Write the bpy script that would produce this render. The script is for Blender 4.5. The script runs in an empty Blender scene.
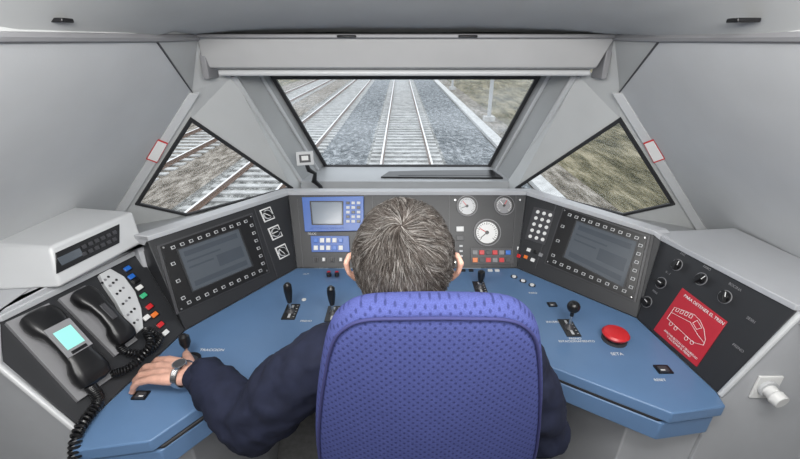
import bpy, bmesh, math, random
from mathutils import Vector, Matrix
random.seed(3)
V = Vector
sc = bpy.context.scene
try:
    sc.view_settings.view_transform = 'Standard'
except Exception:
    pass

# ------------------------------------------------------------------ survey of the photo
CAM = V((0, 0, 1.6)); F = 400.0; TH = math.radians(24.8)
CT, ST = math.cos(TH), math.sin(TH)
def ray(u, v):
    a = (u-400)/F; b = (v-229.5)/F
    return V((a, CT-b*ST, -ST-b*CT))
class Plane:
    """real flat surface of the cab: p0->p1 runs left to right, p2 lies above"""
    def __init__(s, p0, p1, p2):
        s.o = V(p0); s.X = (V(p1)-s.o).normalized()
        n = s.X.cross(V(p2)-s.o).normalized()
        s.n = n; s.Y = n.cross(s.X)
    def pt(s, u, v, h=0.0):
        d = ray(u, v)
        t = s.n.dot(s.o + s.n*h - CAM)/s.n.dot(d)
        return CAM + d*t
    def fr(s, u, v, h=0.0, rot=0.0):
        p = s.pt(u, v, h)
        M = Matrix((s.X, s.Y, s.n)).transposed().to_4x4()
        return Matrix.Translation(p) @ M @ Matrix.Rotation(math.radians(rot), 4, 'Z')
D  = Plane((-1, 1, .78), (1, 1, .78), (-1, 2, .78))
A0 = V((-.68, 1.016, .78)); A2 = V((-.752, .660, .78)); B0 = V((-.417, 1.404, .78))
B1 = V((.473, 1.404, .78)); C0 = V((.783, 1.078, .78)); C1 = V((.825, .767, .78))
TL = V((-.46, 1.55, 1.04)); TR = V((.52, 1.55, 1.04))
Cp = Plane(B0, B1, TL)
Lm = Plane(A0, B0, TL)
Lp = Plane(A2, A0, (-.842, 1.098, .98))
Rm = Plane(B1, C0, TR)
Rp = Plane(C0, C1, (.856, 1.191, 1.0))

# ------------------------------------------------------------------ materials
def mat(name, col, rough=.5, metal=0, bump=0, bscale=60, var=0, vscale=5, spec=.5, emit=0, stretch=(1,1,1)):
    m = bpy.data.materials.new(name); m.use_nodes = True
    nt = m.node_tree; b = nt.nodes['Principled BSDF']
    b.inputs['Base Color'].default_value = (*col, 1)
    b.inputs['Roughness'].default_value = rough
    b.inputs['Metallic'].default_value = metal
    b.inputs['Specular IOR Level'].default_value = spec
    tc = nt.nodes.new('ShaderNodeTexCoord'); mp = nt.nodes.new('ShaderNodeMapping')
    mp.inputs['Scale'].default_value = stretch
    nt.links.new(tc.outputs['Object'], mp.inputs['Vector'])
    n = nt.nodes.new('ShaderNodeTexNoise'); n.inputs['Scale'].default_value = vscale; n.inputs['Detail'].default_value = 4
    nt.links.new(mp.outputs[0], n.inputs['Vector'])
    r = nt.nodes.new('ShaderNodeValToRGB')
    k = var if var else .04
    r.color_ramp.elements[0].position = .3; r.color_ramp.elements[1].position = .7
    r.color_ramp.elements[0].color = (*[c*(1-k) for c in col], 1)
    r.color_ramp.elements[1].color = (*[min(1, c*(1+k)) for c in col], 1)
    nt.links.new(n.outputs['Fac'], r.inputs[0]); nt.links.new(r.outputs[0], b.inputs['Base Color'])
    if bump:
        n2 = nt.nodes.new('ShaderNodeTexNoise'); n2.inputs['Scale'].default_value = bscale
        nt.links.new(mp.outputs[0], n2.inputs['Vector'])
        bp = nt.nodes.new('ShaderNodeBump'); bp.inputs['Strength'].default_value = bump; bp.inputs['Distance'].default_value = .01
        nt.links.new(n2.outputs['Fac'], bp.inputs['Height']); nt.links.new(bp.outputs[0], b.inputs['Normal'])
    if emit:
        b.inputs['Emission Color'].default_value = (*col, 1); b.inputs['Emission Strength'].default_value = emit
    return m
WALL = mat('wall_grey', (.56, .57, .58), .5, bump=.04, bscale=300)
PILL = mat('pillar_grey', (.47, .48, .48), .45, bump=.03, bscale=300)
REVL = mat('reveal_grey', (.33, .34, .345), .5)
HEAD = mat('header_grey', (.43, .43, .43), .5)
CEIL = mat('ceiling_grey', (.50, .51, .51), .6)
TRIM = mat('console_rim', (.44, .45, .47), .35)
SILL = mat('sill_grey', (.33, .34, .35), .5)
SEAL = mat('rubber_seal', (.02, .02, .022), .6)
BLK  = mat('panel_black', (.022, .023, .026), .42)
BLK2 = mat('plastic_black', (.009, .009, .010), .3)
DGR  = mat('plastic_dark_grey', (.05, .05, .055), .4)
MGR  = mat('plastic_mid_grey', (.22, .22, .23), .45)
LGR  = mat('plastic_light_grey', (.50, .51, .52), .35)
WHT  = mat('white_plastic', (.72, .72, .71), .4)
BLUE = mat('desk_blue', (.105, .190, .335), .30, bump=.03, bscale=400, var=.06)
BLU2 = mat('desk_blue_edge', (.125, .225, .40), .28)
BLUD = mat('unit_blue', (.03, .11, .40), .35)
SCR  = mat('screen_glass', (.062, .072, .085), .12, emit=.25)
SCRB = mat('screen_content', (.048, .057, .070), .12, emit=.2)
SCR2 = mat('screen_grey', (.12, .15, .19), .2, emit=.15)
TEAL = mat('screen_teal', (.25, .62, .55), .3, emit=.4)
RED  = mat('red_plastic', (.55, .02, .025), .35)
REDS = mat('red_sign', (.42, .02, .035), .4)
GRN  = mat('green_lamp', (.05, .42, .2), .3)
ORA  = mat('orange_lamp', (.75, .18, .03), .3)
BLB  = mat('blue_lamp', (.02, .13, .5), .3)
CHR  = mat('steel', (.6, .6, .6), .25, metal=1)
GALV = mat('galvanised_steel', (.42, .43, .44), .6)
SKIN = mat('skin', (.60, .34, .26), .5, bump=.15, bscale=220, var=.14, vscale=35)
LIP  = mat('lips', (.45, .15, .12), .45)
NAIL = mat('nail', (.66, .42, .35), .3)
NAVY = mat('navy_cloth', (.012, .015, .034), .85, bump=.5, bscale=14, var=.2, vscale=30, spec=.3)
TROU = mat('trouser_cloth', (.015, .017, .03), .85, bump=.3, bscale=20)
SHOE = mat('shoe_leather', (.01, .01, .01), .3)
FLOOR = mat('floor_vinyl', (.22, .22, .22), .6, var=.15, vscale=40)

def fabric():
    m = bpy.data.materials.new('seat_fabric'); m.use_nodes = True; nt = m.node_tree; b = nt.nodes['Principled BSDF']
    b.inputs['Roughness'].default_value = .95; b.inputs['Specular IOR Level'].default_value = .1
    tc = nt.nodes.new('ShaderNodeTexCoord'); mp = nt.nodes.new('ShaderNodeMapping')
    mp.inputs['Rotation'].default_value = (math.radians(90), 0, 0)
    nt.links.new(tc.outputs['Object'], mp.inputs['Vector'])
    mp2 = nt.nodes.new('ShaderNodeMapping'); mp2.inputs['Rotation'].default_value = (0, 0, math.radians(45))
    nt.links.new(mp.outputs[0], mp2.inputs['Vector'])
    vo = nt.nodes.new('ShaderNodeTexVoronoi'); vo.voronoi_dimensions = '2D'; vo.inputs['Scale'].default_value = 100; vo.inputs['Randomness'].default_value = 0
    nt.links.new(mp2.outputs[0], vo.inputs['Vector'])
    r = nt.nodes.new('ShaderNodeValToRGB'); r.color_ramp.elements[0].position = .14; r.color_ramp.elements[1].position = .30
    r.color_ramp.elements[0].color = (.034, .041, .125, 1); r.color_ramp.elements[1].color = (.064, .077, .225, 1)
    nt.links.new(vo.outputs['Distance'], r.inputs[0])
    n = nt.nodes.new('ShaderNodeTexNoise'); n.inputs['Scale'].default_value = 600
    nt.links.new(tc.outputs['Object'], n.inputs['Vector'])
    mx = nt.nodes.new('ShaderNodeMixRGB'); mx.blend_type = 'OVERLAY'; mx.inputs[0].default_value = .5
    nt.links.new(r.outputs[0], mx.inputs[1]); nt.links.new(n.outputs['Fac'], mx.inputs[2])
    nt.links.new(mx.outputs[0], b.inputs['Base Color'])
    bp = nt.nodes.new('ShaderNodeBump'); bp.inputs['Strength'].default_value = .2; bp.inputs['Distance'].default_value = .002
    nt.links.new(vo.outputs['Distance'], bp.inputs['Height']); nt.links.new(bp.outputs[0], b.inputs['Normal'])
    return m
FAB = fabric()
PIPE = mat('seat_piping', (.030, .032, .12), .8)

def glass(name, dirt):
    m = bpy.data.materials.new(name); m.use_nodes = True; nt = m.node_tree
    for n in list(nt.nodes): nt.nodes.remove(n)
    out = nt.nodes.new('ShaderNodeOutputMaterial')
    tr = nt.nodes.new('ShaderNodeBsdfTransparent'); tr.inputs[0].default_value = (.95, .97, .97, 1)
    gl = nt.nodes.new('ShaderNodeBsdfGlossy'); gl.inputs['Roughness'].default_value = .02
    df = nt.nodes.new('ShaderNodeBsdfTranslucent'); df.inputs[0].default_value = (.8, .85, .88, 1)
    tc = nt.nodes.new('ShaderNodeTexCoord'); mp = nt.nodes.new('ShaderNodeMapping')
    mp.inputs['Rotation'].default_value = (0, math.radians(35), 0); mp.inputs['Scale'].default_value = (1.2, 1, 5)
    nt.links.new(tc.outputs['Object'], mp.inputs[0])
    n = nt.nodes.new('ShaderNodeTexNoise'); n.inputs['Scale'].default_value = 2.2; n.inputs['Detail'].default_value = 9
    nt.links.new(mp.outputs[0], n.inputs['Vector'])
    r = nt.nodes.new('ShaderNodeMapRange'); r.inputs[1].default_value = .4; r.inputs[2].default_value = .75
    r.inputs[3].default_value = dirt*.25; r.inputs[4].default_value = dirt
    nt.links.new(n.outputs['Fac'], r.inputs[0])
    m1 = nt.nodes.new('ShaderNodeMixShader'); nt.links.new(r.outputs[0], m1.inputs[0])
    nt.links.new(tr.outputs[0], m1.inputs[1]); nt.links.new(df.outputs[0], m1.inputs[2])
    m2 = nt.nodes.new('ShaderNodeMixShader'); m2.inputs[0].default_value = .03
    nt.links.new(m1.outputs[0], m2.inputs[1]); nt.links.new(gl.outputs[0], m2.inputs[2])
    nt.links.new(m2.outputs[0], out.inputs[0])
    return m
GLW = glass('windshield_glass', .26); GLS = glass('side_glass', .06)

def ground_mat(name, c1, c2, c3, scale, stretch):
    m = bpy.data.materials.new(name); m.use_nodes = True; nt = m.node_tree; b = nt.nodes['Principled BSDF']
    b.inputs['Roughness'].default_value = .95; b.inputs['Specular IOR Level'].default_value = .1
    tc = nt.nodes.new('ShaderNodeTexCoord'); mp = nt.nodes.new('ShaderNodeMapping'); mp.inputs['Scale'].default_value = stretch
    nt.links.new(tc.outputs['Object'], mp.inputs[0])
    n1 = nt.nodes.new('ShaderNodeTexNoise'); n1.inputs['Scale'].default_value = scale; n1.inputs['Detail'].default_value = 6; n1.inputs['Roughness'].default_value = .85
    nt.links.new(mp.outputs[0], n1.inputs['Vector'])
    r = nt.nodes.new('ShaderNodeValToRGB'); e = r.color_ramp.elements
    e[0].position = .38; e[0].color = (*c1, 1); e[1].position = .62; e[1].color = (*c3, 1)
    k = e.new(.5); k.color = (*c2, 1)
    nt.links.new(n1.outputs['Fac'], r.inputs[0]); nt.links.new(r.outputs[0], b.inputs['Base Color'])
    return m
BALL = ground_mat('ballast_gravel', (.028, .033, .036), (.12, .135, .145), (.40, .415, .43), 4.5, (1, .5, 1))
BALB = ground_mat('track_gravel', (.055, .055, .05), (.20, .20, .19), (.48, .48, .46), 4.5, (1, .5, 1))
BALW = ground_mat('brown_gravel', (.055, .045, .032), (.20, .175, .145), (.42, .385, .34), 5, (1, .3, 1))
GRAS = ground_mat('dry_grass', (.042, .040, .022), (.145, .130, .080), (.31, .275, .19), 2.2, (1, .16, 1))
GRAV = ground_mat('dirt_ground', (.06, .052, .04), (.18, .16, .13), (.36, .33, .29), 3.0, (1, .25, 1))
CONC = mat('concrete', (.50, .50, .49), .9, var=.2, vscale=3)
SLEE = mat('sleeper_concrete', (.44, .44, .43), .9, var=.3, vscale=3)
RUST = mat('rail_web', (.16, .10, .07), .7)
RTOP = mat('rail_head', (.75, .75, .75), .4, metal=.4)

# ------------------------------------------------------------------ mesh builder
class MB:
    def __init__(s, name):
        s.name = name; s.bm = bmesh.new(); s.mats = []
    def mi(s, m):
        if m not in s.mats: s.mats.append(m)
        return s.mats.index(m)
    def _set(s, verts, m):
        i = s.mi(m); fs = set()
        for v in verts: fs.update(v.link_faces)
        for f in fs: f.material_index = i
    def box(s, M, x, y, z, m, base=True):
        T = M @ Matrix.Translation((0, 0, z/2 if base else 0)) @ Matrix.Diagonal((x, y, z, 1))
        r = bmesh.ops.create_cube(s.bm, size=1, matrix=T); s._set(r['verts'], m)
    def cyl(s, M, r, h, m, r2=None, seg=24):
        T = M @ Matrix.Translation((0, 0, h/2))
        q = bmesh.ops.create_cone(s.bm, cap_ends=True, segments=seg, radius1=r, radius2=r if r2 is None else r2, depth=h, matrix=T)
        s._set(q['verts'], m)
    def sph(s, c, r, m, R=None, seg=16):
        if not hasattr(r, '__len__'): r = (r, r, r)
        M = Matrix.Translation(c) @ (R if R else Matrix.Identity(4)) @ Matrix.Diagonal((*r, 1))
        q = bmesh.ops.create_uvsphere(s.bm, u_segments=seg, v_segments=max(8, seg//2), radius=1, matrix=M); s._set(q['verts'], m)
    def face(s, pts, m):
        f = s.bm.faces.new([s.bm.verts.new(p) for p in pts]); f.material_index = s.mi(m)
        return f
    def prism(s, pts, d, m, mtop=None):
        """pts polygon, extruded by vector d"""
        a = [s.bm.verts.new(p) for p in pts]; b = [s.bm.verts.new(V(p)+d) for p in pts]
        n = len(a); i = s.mi(m); j = s.mi(mtop) if mtop else i
        s.bm.faces.new(a[::-1]).material_index = i
        s.bm.faces.new(b).material_index = j
        for k in range(n):
            s.bm.faces.new([a[k], a[(k+1) % n], b[(k+1) % n], b[k]]).material_index = i
    def ring(s, outer, inner, d, m):
        n = len(outer); i = s.mi(m)
        o = [s.bm.verts.new(p) for p in outer]; q = [s.bm.verts.new(p) for p in inner]
        o2 = [s.bm.verts.new(V(p)+d) for p in outer]; q2 = [s.bm.verts.new(V(p)+d) for p in inner]
        for k in range(n):
            l = (k+1) % n
            for f in ([o[k], o[l], q[l], q[k]], [o2[k], o2[l], q2[l], q2[k]], [o[k], o[l], o2[l], o2[k]], [q[k], q[l], q2[l], q2[k]]):
                s.bm.faces.new(f).material_index = i
    def tube(s, pts, rad, m, seg=10, cap=True):
        pts = [V(p) for p in pts]
        if not hasattr(rad, '__len__'): rad = [rad]*len(pts)
        i = s.mi(m); rings = []; up = None
        for k, p in enumerate(pts):
            t = (pts[min(k+1, len(pts)-1)]-pts[max(k-1, 0)]).normalized()
            if up is None:
                up = V((0, 0, 1)) if abs(t.z) < .9 else V((1, 0, 0))
            x = t.cross(up).normalized(); up = x.cross(t).normalized()
            rings.append([s.bm.verts.new(p+(x*math.cos(a)+up*math.sin(a))*rad[k]) for a in [2*math.pi*q/seg for q in range(seg)]])
        for a, b in zip(rings, rings[1:]):
            for q in range(seg):
                s.bm.faces.new([a[q], a[(q+1) % seg], b[(q+1) % seg], b[q]]).material_index = i
        if cap:
            s.bm.faces.new(rings[0][::-1]).material_index = i; s.bm.faces.new(rings[-1]).material_index = i
    def done(s, bev=0, sharp=38, parent=None, seg=2):
        bm = s.bm
        bmesh.ops.recalc_face_normals(bm, faces=bm.faces)
        for f in bm.faces: f.smooth = True
        for e in bm.edges:
            if len(e.link_faces) == 2 and e.calc_face_angle(0) > math.radians(sharp): e.smooth = False
        me = bpy.data.meshes.new(s.name); bm.to_mesh(me); bm.free()
        for m in s.mats: me.materials.append(m)
        o = bpy.data.objects.new(s.name, me); sc.collection.objects.link(o)
        if bev:
            b = o.modifiers.new('bevel', 'BEVEL'); b.width = bev; b.segments = seg; b.limit_method = 'ANGLE'; b.angle_limit = math.radians(40)
        if parent: o.parent = parent
        return o
def empty(name):
    e = bpy.data.objects.new(name, None); sc.collection.objects.link(e); e.empty_display_size = .1; return e
def text(plane, u, v, body, size, m, parent, rot=0, h=.0012, name='label_text'):
    c = bpy.data.curves.new(name, 'FONT'); c.body = body; c.size = size; c.align_x = 'CENTER'; c.align_y = 'CENTER'
    c.extrude = .0002; c.materials.append(m)
    o = bpy.data.objects.new(name, c); sc.collection.objects.link(o)
    o.matrix_world = plane.fr(u, v, h, rot)
    if parent: o.parent = parent
    return o
def smooth_path(P, per=8):
    P = [V(p) for p in P]; out = []
    for i in range(len(P)-1):
        p0, p1, p2, p3 = P[max(i-1, 0)], P[i], P[i+1], P[min(i+2, len(P)-1)]
        for k in range(per):
            f = k/per
            out.append(.5*((2*p1)+(p2-p0)*f+(2*p0-5*p1+4*p2-p3)*f*f+(-p0+3*p1-3*p2+p3)*f**3))
    out.append(P[-1]); return out

# ------------------------------------------------------------------ cab shell
CX = .04
def mir(p): return V((CX-p[0], p[1], p[2]))
bW = V((-1.078, 1.436, 1.04)); bE = V((-.52, 1.81, .99))
wA = V((-.708, 1.432, 1.454))
W1 = Plane(bW, bE, wA)           # facet holding the side window
W2 = Plane((-1.25, .5, 1.04), bW, wA)
seamlow = wA + (bW-wA)*(1.454-.88)/(1.454-1.04)
RT = V((-.605, 1.55, 1.50)); RB = V((-.508, 1.95, .97))      # windshield reveal, inner edge
GT = V((-.527, 1.74, 1.492)); GB = V((-.424, 2.20, .98))      # glass corners
GTr = V((.571, 1.74, 1.492)); GBr = V((.508, 2.20, .98))
RTr = V((.634, 1.55, 1.50)); RBr = V((.57, 1.95, .97))
wTop = V((-.620, 1.12, 1.615)); hTL = V((-.637, 1.40, 1.62)); hBL = V((-.66, 1.45, 1.525))
def w2top(y): return V(((.0712*y-.3221)/.3875, y, 1.61))
win = [W1.pt(191, 119), W1.pt(291, 187), W1.pt(186, 214), W1.pt(137, 203)]
UP = V((0, 0, .10))
def wall(side):
    f = (lambda p: V(p)) if side == 'left' else mir
    b = MB('wall_'+side)
    RB2 = RB+V((0, .02, -.10))
    W = win
    for q in ([wA, RT, W[0]], [RT, RB, W[1], W[0]], [RB, RB2, W[1]], [RB2, seamlow, W[2], W[1]], [seamlow, W[3], W[2]], [seamlow, wA, W[0], W[3]]):
        b.face([f(p) for p in q], PILL)
    b.face([f(p) for p in (wTop, hTL, hBL, RT, wA)], PILL)
    b.face([f(p) for p in (wTop, hTL, hTL+UP, wTop+UP)], PILL)
    b.face([f(p) for p in (hTL, RT, RT+UP*2, hTL+UP)], PILL)
    b.face([f(p) for p in (wTop, w2top(-1.0), w2top(-1.0)+UP, wTop+UP)], PILL)
    b.face([f(p) for p in (wTop, wA, seamlow, V((-1.46, -1.0, .88)), w2top(-1.0))], WALL)
    b.face([f(p) for p in (seamlow, V((-1.46, -1.0, .88)), V((-1.46, -1.0, 0)), V((-1.2, 1.44, 0)))], WALL)
    b.face([f(p) for p in (seamlow, V((-1.2, 1.44, 0)), V((-.51, 1.97, 0)), RB2)], WALL)
    bmesh.ops.triangulate(b.bm, faces=b.bm.faces)
    return b.done(sharp=12)
wall('left'); wall('right')
for k, f in enumerate(((lambda p: V(p)), mir)):
    cen = sum(win, V())/4
    b = MB('window_%d' % (k+2))
    inn = [cen+(p-cen)*.965 for p in win]; out = [cen+(p-cen)*1.03 for p in win]
    dn = f(cen+W1.n*.008)-f(cen)
    b.ring([f(p) for p in out], [f(p) for p in inn], dn, SEAL)
    b.face([f(p-W1.n*.004) for p in out], GLS)
    b.done()
for k, f in enumerate(((lambda p: V(p)), mir)):
    b = MB('trim_%d' % (k+1))
    a, c = wA+W1.n*.002, seamlow+W1.n*.002
    w = W1.X*.035
    dn = f(a+W1.n*.010)-f(a)
    b.prism([f(a-w*.3), f(a+w*.6), f(c+w*.9), f(c-w*.2)], dn, LGR)
    b.tube([f(wTop), f(wA+W2.n*.002), f(seamlow+W2.n*.002)], .0035, DGR, seg=6)
    b.done(bev=.003)
    q = [W1.pt(158, 139, .015), W1.pt(168, 143, .015), W1.pt(157, 163, .015), W1.pt(146, 159, .015)]
    b = MB('warning_label')
    b.prism([f(p) for p in q], (f(W1.n*.0012)-f(V())), RED)
    c = sum(q, V())/4
    b.prism([f(c+(p-c)*.88+W1.n*.0012) for p in q], (f(W1.n*.001)-f(V())), WHT)
    b.done()

# windshield reveal, frame and glass
b = MB('trim_3')
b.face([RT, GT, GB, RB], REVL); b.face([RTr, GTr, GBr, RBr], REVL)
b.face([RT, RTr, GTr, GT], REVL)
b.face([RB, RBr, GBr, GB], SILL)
b.done(sharp=10)
b = MB('window_1')
gc = (GT+GTr+GB+GBr)/4; gn = (GTr-GT).cross(GB-GT).normalized()
if gn.dot(CAM-gc) < 0: gn = -gn
q = [GT, GTr, GBr, GB]
def inset(p, sx, sy):
    return gc + V(((p-gc).x*sx, (p-gc).y*sy, (p-gc).z*sy))
b.ring([p+gn*.001 for p in q], [inset(p, .965, .95)+gn*.001 for p in q], gn*.014, SEAL)
b.face([p+gn*.004 for p in q], GLW)
b.done(bev=.003)
b = MB('trim_4')
for p0, p1 in ((RT, RB), (RTr, RBr)):
    b.tube([p0, p1], .012, LGR, seg=8)
for g0, g1, r0, r1 in ((GT, GB, RT, RB), (GTr, GBr, RTr, RBr)):
    b.tube([g0.lerp(r0, .3), g1.lerp(r1, .3)], .008, LGR, seg=8)
b.done()
b = MB('defroster_vent')
b.prism([V((-.10, 1.990, .974)), V((.53, 1.975, .974)), V((.50, 2.10, .979)), V((.15, 2.09, .979)), V((-.06, 2.07, .979))], V((0, 0, .007)), BLK2)
for k in range(3):
    b.box(Matrix.Translation((.23, 2.01+k*.028, .981)), .48, .006, .003, DGR)
b.done(bev=.003)

# header / sun blind housing
b = MB('sunblind_housing')
b.prism([V((-.637, 1.39, 1.622)), V((-.655, 1.44, 1.53)), V((-.655, 1.56, 1.505)), V((-.637, 1.56, 1.64))], V((1.312, 0, 0)), HEAD)
b.box(Matrix.Translation((.02, 1.39, 1.618)), 1.35, .03, .012, MGR)
b.box(Matrix.Translation((-.165, 1.372, 1.620)), .06, .012, .007, BLK2)
b.box(Matrix.Translation((.21, 1.372, 1.620)), .06, .012, .007, BLK2)
b.tube([V((-.62, 1.47, 1.512)), V((.65, 1.47, 1.512))], .010, LGR, seg=10)
for x in (-.645, .680): b.box(Matrix.Translation((x, 1.46, 1.495)), .02, .08, .12, MGR)
b.done(bev=.004)

# ceiling
b = MB('ceiling')
rows = []
for y, h in ((1.62, .03), (1.42, .03), (1.12, .075), (.8, .16), (.4, .26), (0, .33), (-.5, .36), (-1.0, .36)):
    e = -.74 if y > 1.3 else w2top(y).x-.012
    row = []
    for k in range(17):
        s = -1+2*k/16
        hw = (CX/2-e)
        row.append(b.bm.verts.new((CX/2+s*hw, y, 1.61+h*(1-abs(s)**4)**.8)))
    rows.append(row)
b.mi(CEIL)
for r0, r1 in zip(rows, rows[1:]):
    for k in range(16): b.bm.faces.new([r0[k], r0[k+1], r1[k+1], r1[k]])
b.done(sharp=60)
b = MB('trim_5')
for f in ((lambda p: V(p)), mir):
    b.tube([f(hTL), f(wTop), f(w2top(.5)), f(w2top(-.9))], .010, MGR, seg=8)
b.done()
b = MB('ceiling_slot_vent')
for x in (-.655, .655):
    M = Matrix.Translation((x, .86, 1.642))
    b.box(M, .045, .03, .008, BLK2, base=False)
b.done(bev=.002)
b = MB('wall_rear')
b.face([V((-1.46, -1, 0)), V((1.5, -1, 0)), V((1.5, -1, .88)), V((1.05, -1, 1.61)), V((.6, -1, 1.98)), V((-.56, -1, 1.98)), V((-1.01, -1, 1.61)), V((-1.46, -1, .88))], WALL)
b.done()
b = MB('floor')
b.prism([V((-1.5, -1.02, -.05)), V((1.54, -1.02, -.05)), V((1.3, 1.6, -.05)), V((.6, 2.0, -.05)), V((-.56, 2.0, -.05)), V((-1.26, 1.6, -.05))], V((0, 0, .05)), FLOOR)
b.done()

# ------------------------------------------------------------------ console
b = MB('instrument_console')
lpTL = Lp.pt(0, 322); lpTR = Lp.pt(139, 253); lpBL = Lp.pt(2, 362)
lmTL = Lm.pt(147, 241); rmTR = Rm.pt(655, 235); rpTL = Rp.pt(661, 240); rpTR = Rp.pt(797, 311)
def panel(plane, pts): b.prism([p - plane.n*.02 for p in pts], plane.n*.02, BLK)
panel(Cp, [B0, B1, TR, TL])
panel(Lm, [A0, B0, TL, lmTL])
panel(Rm, [B1, C0, rmTR, TR])
panel(Lp, [A2, A0, lpTR, lpTL, lpBL])
panel(Rp, [C0, C1, rpTR, rpTL])
b.face([A0, lmTL, lpTR], BLK); b.face([C0, rmTR, rpTL], BLK)
tops = [lpTL, lpTR, lmTL, TL, TR, rmTR, rpTL, rpTR]
up = V((0, 0, .016))
outw = []
for p in tops:
    d = V((p.x-.02, p.y-.9, 0)).normalized(); outw.append(d)
for k in range(len(tops)-1):
    p, q = tops[k], tops[k+1]; dp, dq = outw[k]*.045, outw[k+1]*.045
    b.prism([p-outw[k]*.006, q-outw[k+1]*.006, q+dq, p+dp], up, TRIM)
    b.prism([p+dp, q+dq, q+dq*1.1, p+dp*1.1], V((0, 0, -.14)), TRIM)
b.face([V((-1.22, 1.10, .93)), V((-.82, 1.17, .93)), V((-.46, 1.58, .93)), V((.52, 1.58, .93)), V((.87, 1.2, .93)), V((1.26, 1.1, .93)), V((1.18, 1.45, .93)), V((.57, 1.98, .93)), V((-.51, 1.98, .93)), V((-1.14, 1.45, .93))], SILL)
b.prism([V((-.50, 1.93, .93)), V((.56, 1.93, .93)), V((.56, 1.96, .93)), V((-.50, 1.96, .93))], V((0, 0, .045)), SILL)
def down(p, z): return V((p.x, p.y, z))
b.prism([A2+V((.0, -.002, 0)), lpBL, lpTL, lpTL+V((-.24, 0, .0)), down(lpTL, 0)+V((-.24, 0, 0)), down(A2, 0)], V((0, -.012, 0)), TRIM)
b.prism([C1, rpTR, rpTR+V((.24, 0, 0)), down(rpTR, 0)+V((.24, 0, 0)), down(C1, 0)], V((0, -.012, 0)), TRIM)
b.tube([A2+V((0, -.01, 0)), lpBL+V((0, -.01, 0)), lpTL+V((0, -.01, 0))], .008, LGR, seg=8)
b.tube([C1+V((0, -.01, 0)), rpTR+V((0, -.01, 0))], .008, LGR, seg=8)
con = b.done(bev=.002)
b = MB('side_shelf')
def shelf(poly):
    v0 = [b.bm.verts.new((x, y, 1.034)) for x, y in poly]; v1 = [b.bm.verts.new((x, y, 1.010)) for x, y in poly]
    b.mi(TRIM); n = len(poly); c = V((sum(x for x, y in poly)/n, sum(y for x, y in poly)/n, 1.034)); ct = b.bm.verts.new(c)
    for k in range(n):
        l = (k+1) % n
        b.bm.faces.new([v0[k], v0[l], ct]); b.bm.faces.new([v0[k], v0[l], v1[l], v1[k]])
shelf([(lpTL.x, lpTL.y), (lpTR.x, lpTR.y), (lmTL.x-.01, lmTL.y+.01), (-1.10, 1.24), (-1.20, .50), (-.90, .50)])
shelf([(rpTR.x, rpTR.y), (rpTL.x, rpTL.y), (rmTR.x+.01, rmTR.y+.01), (1.14, 1.24), (1.24, .50), (.96, .50)])
b.done(bev=.003)

b = MB('desk_worktop')
near = [V((.815, .722, 0)), V((.668, .700, 0)), V((.55, .775, 0)), V((.42, .860, 0)), V((.25, .94, 0)), V((.03, .965, 0)), V((-.2, .93, 0)), V((-.36, .86, 0)), V((-.47, .76, 0)), V((-.57, .625, 0)), V((-.73, .60, 0))]
outl = [A2, A0, B0, B1, C0, C1]
cy = V((.03, 1.2, 0))
def lay(z0, z1, k, m, mt):
    pts = [V((p.x, p.y, z0)) for p in outl]+[V((cy.x+(p.x-cy.x)*k, cy.y+(p.y-cy.y)*k, z0)) for p in near]
    b.prism(pts, V((0, 0, z1-z0)), m, mt)
lay(.745, .78, 1, BLU2, BLUE)
lay(.735, .745, .975, SEAL, SEAL)
lay(.675, .735, .985, BLU2, BLUE)
b.done(bev=.004, seg=3)
b = MB('desk_pedestal')
b.prism([V((.60, 1.38, 0)), V((.56, .98, 0)), V((.64, .79, 0)), V((.822, .760, 0)), V((.822, 1.1, 0))], V((0, 0, .675)), TRIM)
b.prism([V((-.56, 1.38, 0)), V((-.50, .98, 0)), V((-.56, .73, 0)), V((-.745, .665, 0)), V((-.745, 1.1, 0))], V((0, 0, .675)), TRIM)
b.box(Matrix.Translation((.02, 1.42, 0)), 1.1, .03, .675, DGR)
b.done(bev=.004)
LAB = empty('desk_lettering')

# ------------------------------------------------------------------ monitors
def lerp4(q, s, t): return q[0].lerp(q[1], s).lerp(q[3].lerp(q[2], s), t)
def monitor(name, P, outer, inner, nx=10, ny=6, sides='tblr'):
    b = MB(name)
    o = [P.pt(*p) for p in outer]
    c = sum(o, V())/4
    b.prism([c+(p-c)*1.05 for p in o], P.n*.006, DGR)
    b.prism(o, P.n*.014, BLK2)
    i = [P.pt(*p, .015) for p in inner]; ic = sum(i, V())/4
    b.ring([ic+(p-ic)*1.05 for p in i], i, P.n*.003, BLK)
    b.prism([p-P.n*.002 for p in i], P.n*.003, SCR)
    for (s0, t0, s1, t1) in ((.06, .08, .94, .20), (.06, .30, .60, .34), (.06, .45, .45, .49), (.50, .42, .94, .70), (.06, .80, .94, .92)):
        b.prism([lerp4(i, s, t)+P.n*.001 for s, t in ((s0, t0), (s1, t0), (s1, t1), (s0, t1))], P.n*.0004, SCRB)
    R = Matrix((P.X, P.Y, P.n)).transposed().to_4x4()
    def key(p, w=.012, h=.010):
        M = Matrix.Translation(p+P.n*.014) @ R
        b.box(M, w, h, .003, LGR); b.box(M, w*.68, h*.68, .0036, BLK)
    for k in range(nx):
        s = .10+.80*k/(nx-1)
        if 't' in sides: key(lerp4(o, s, .075))
        if 'b' in sides: key(lerp4(o, s, .925))
    for k in range(ny):
        t = .17+.66*k/(ny-1)
        if 'r' in sides: key(lerp4(o, .955, t))
        if 'l' in sides and k % 2: key(lerp4(o, .06, t))
    for s, t in ((.02, .03), (.98, .03), (.02, .97), (.98, .97)):
        b.cyl(Matrix.Translation(lerp4(o, s, t)+P.n*.014) @ R, .003, .001, CHR, seg=10)
    return b.done(bev=.001)
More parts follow.
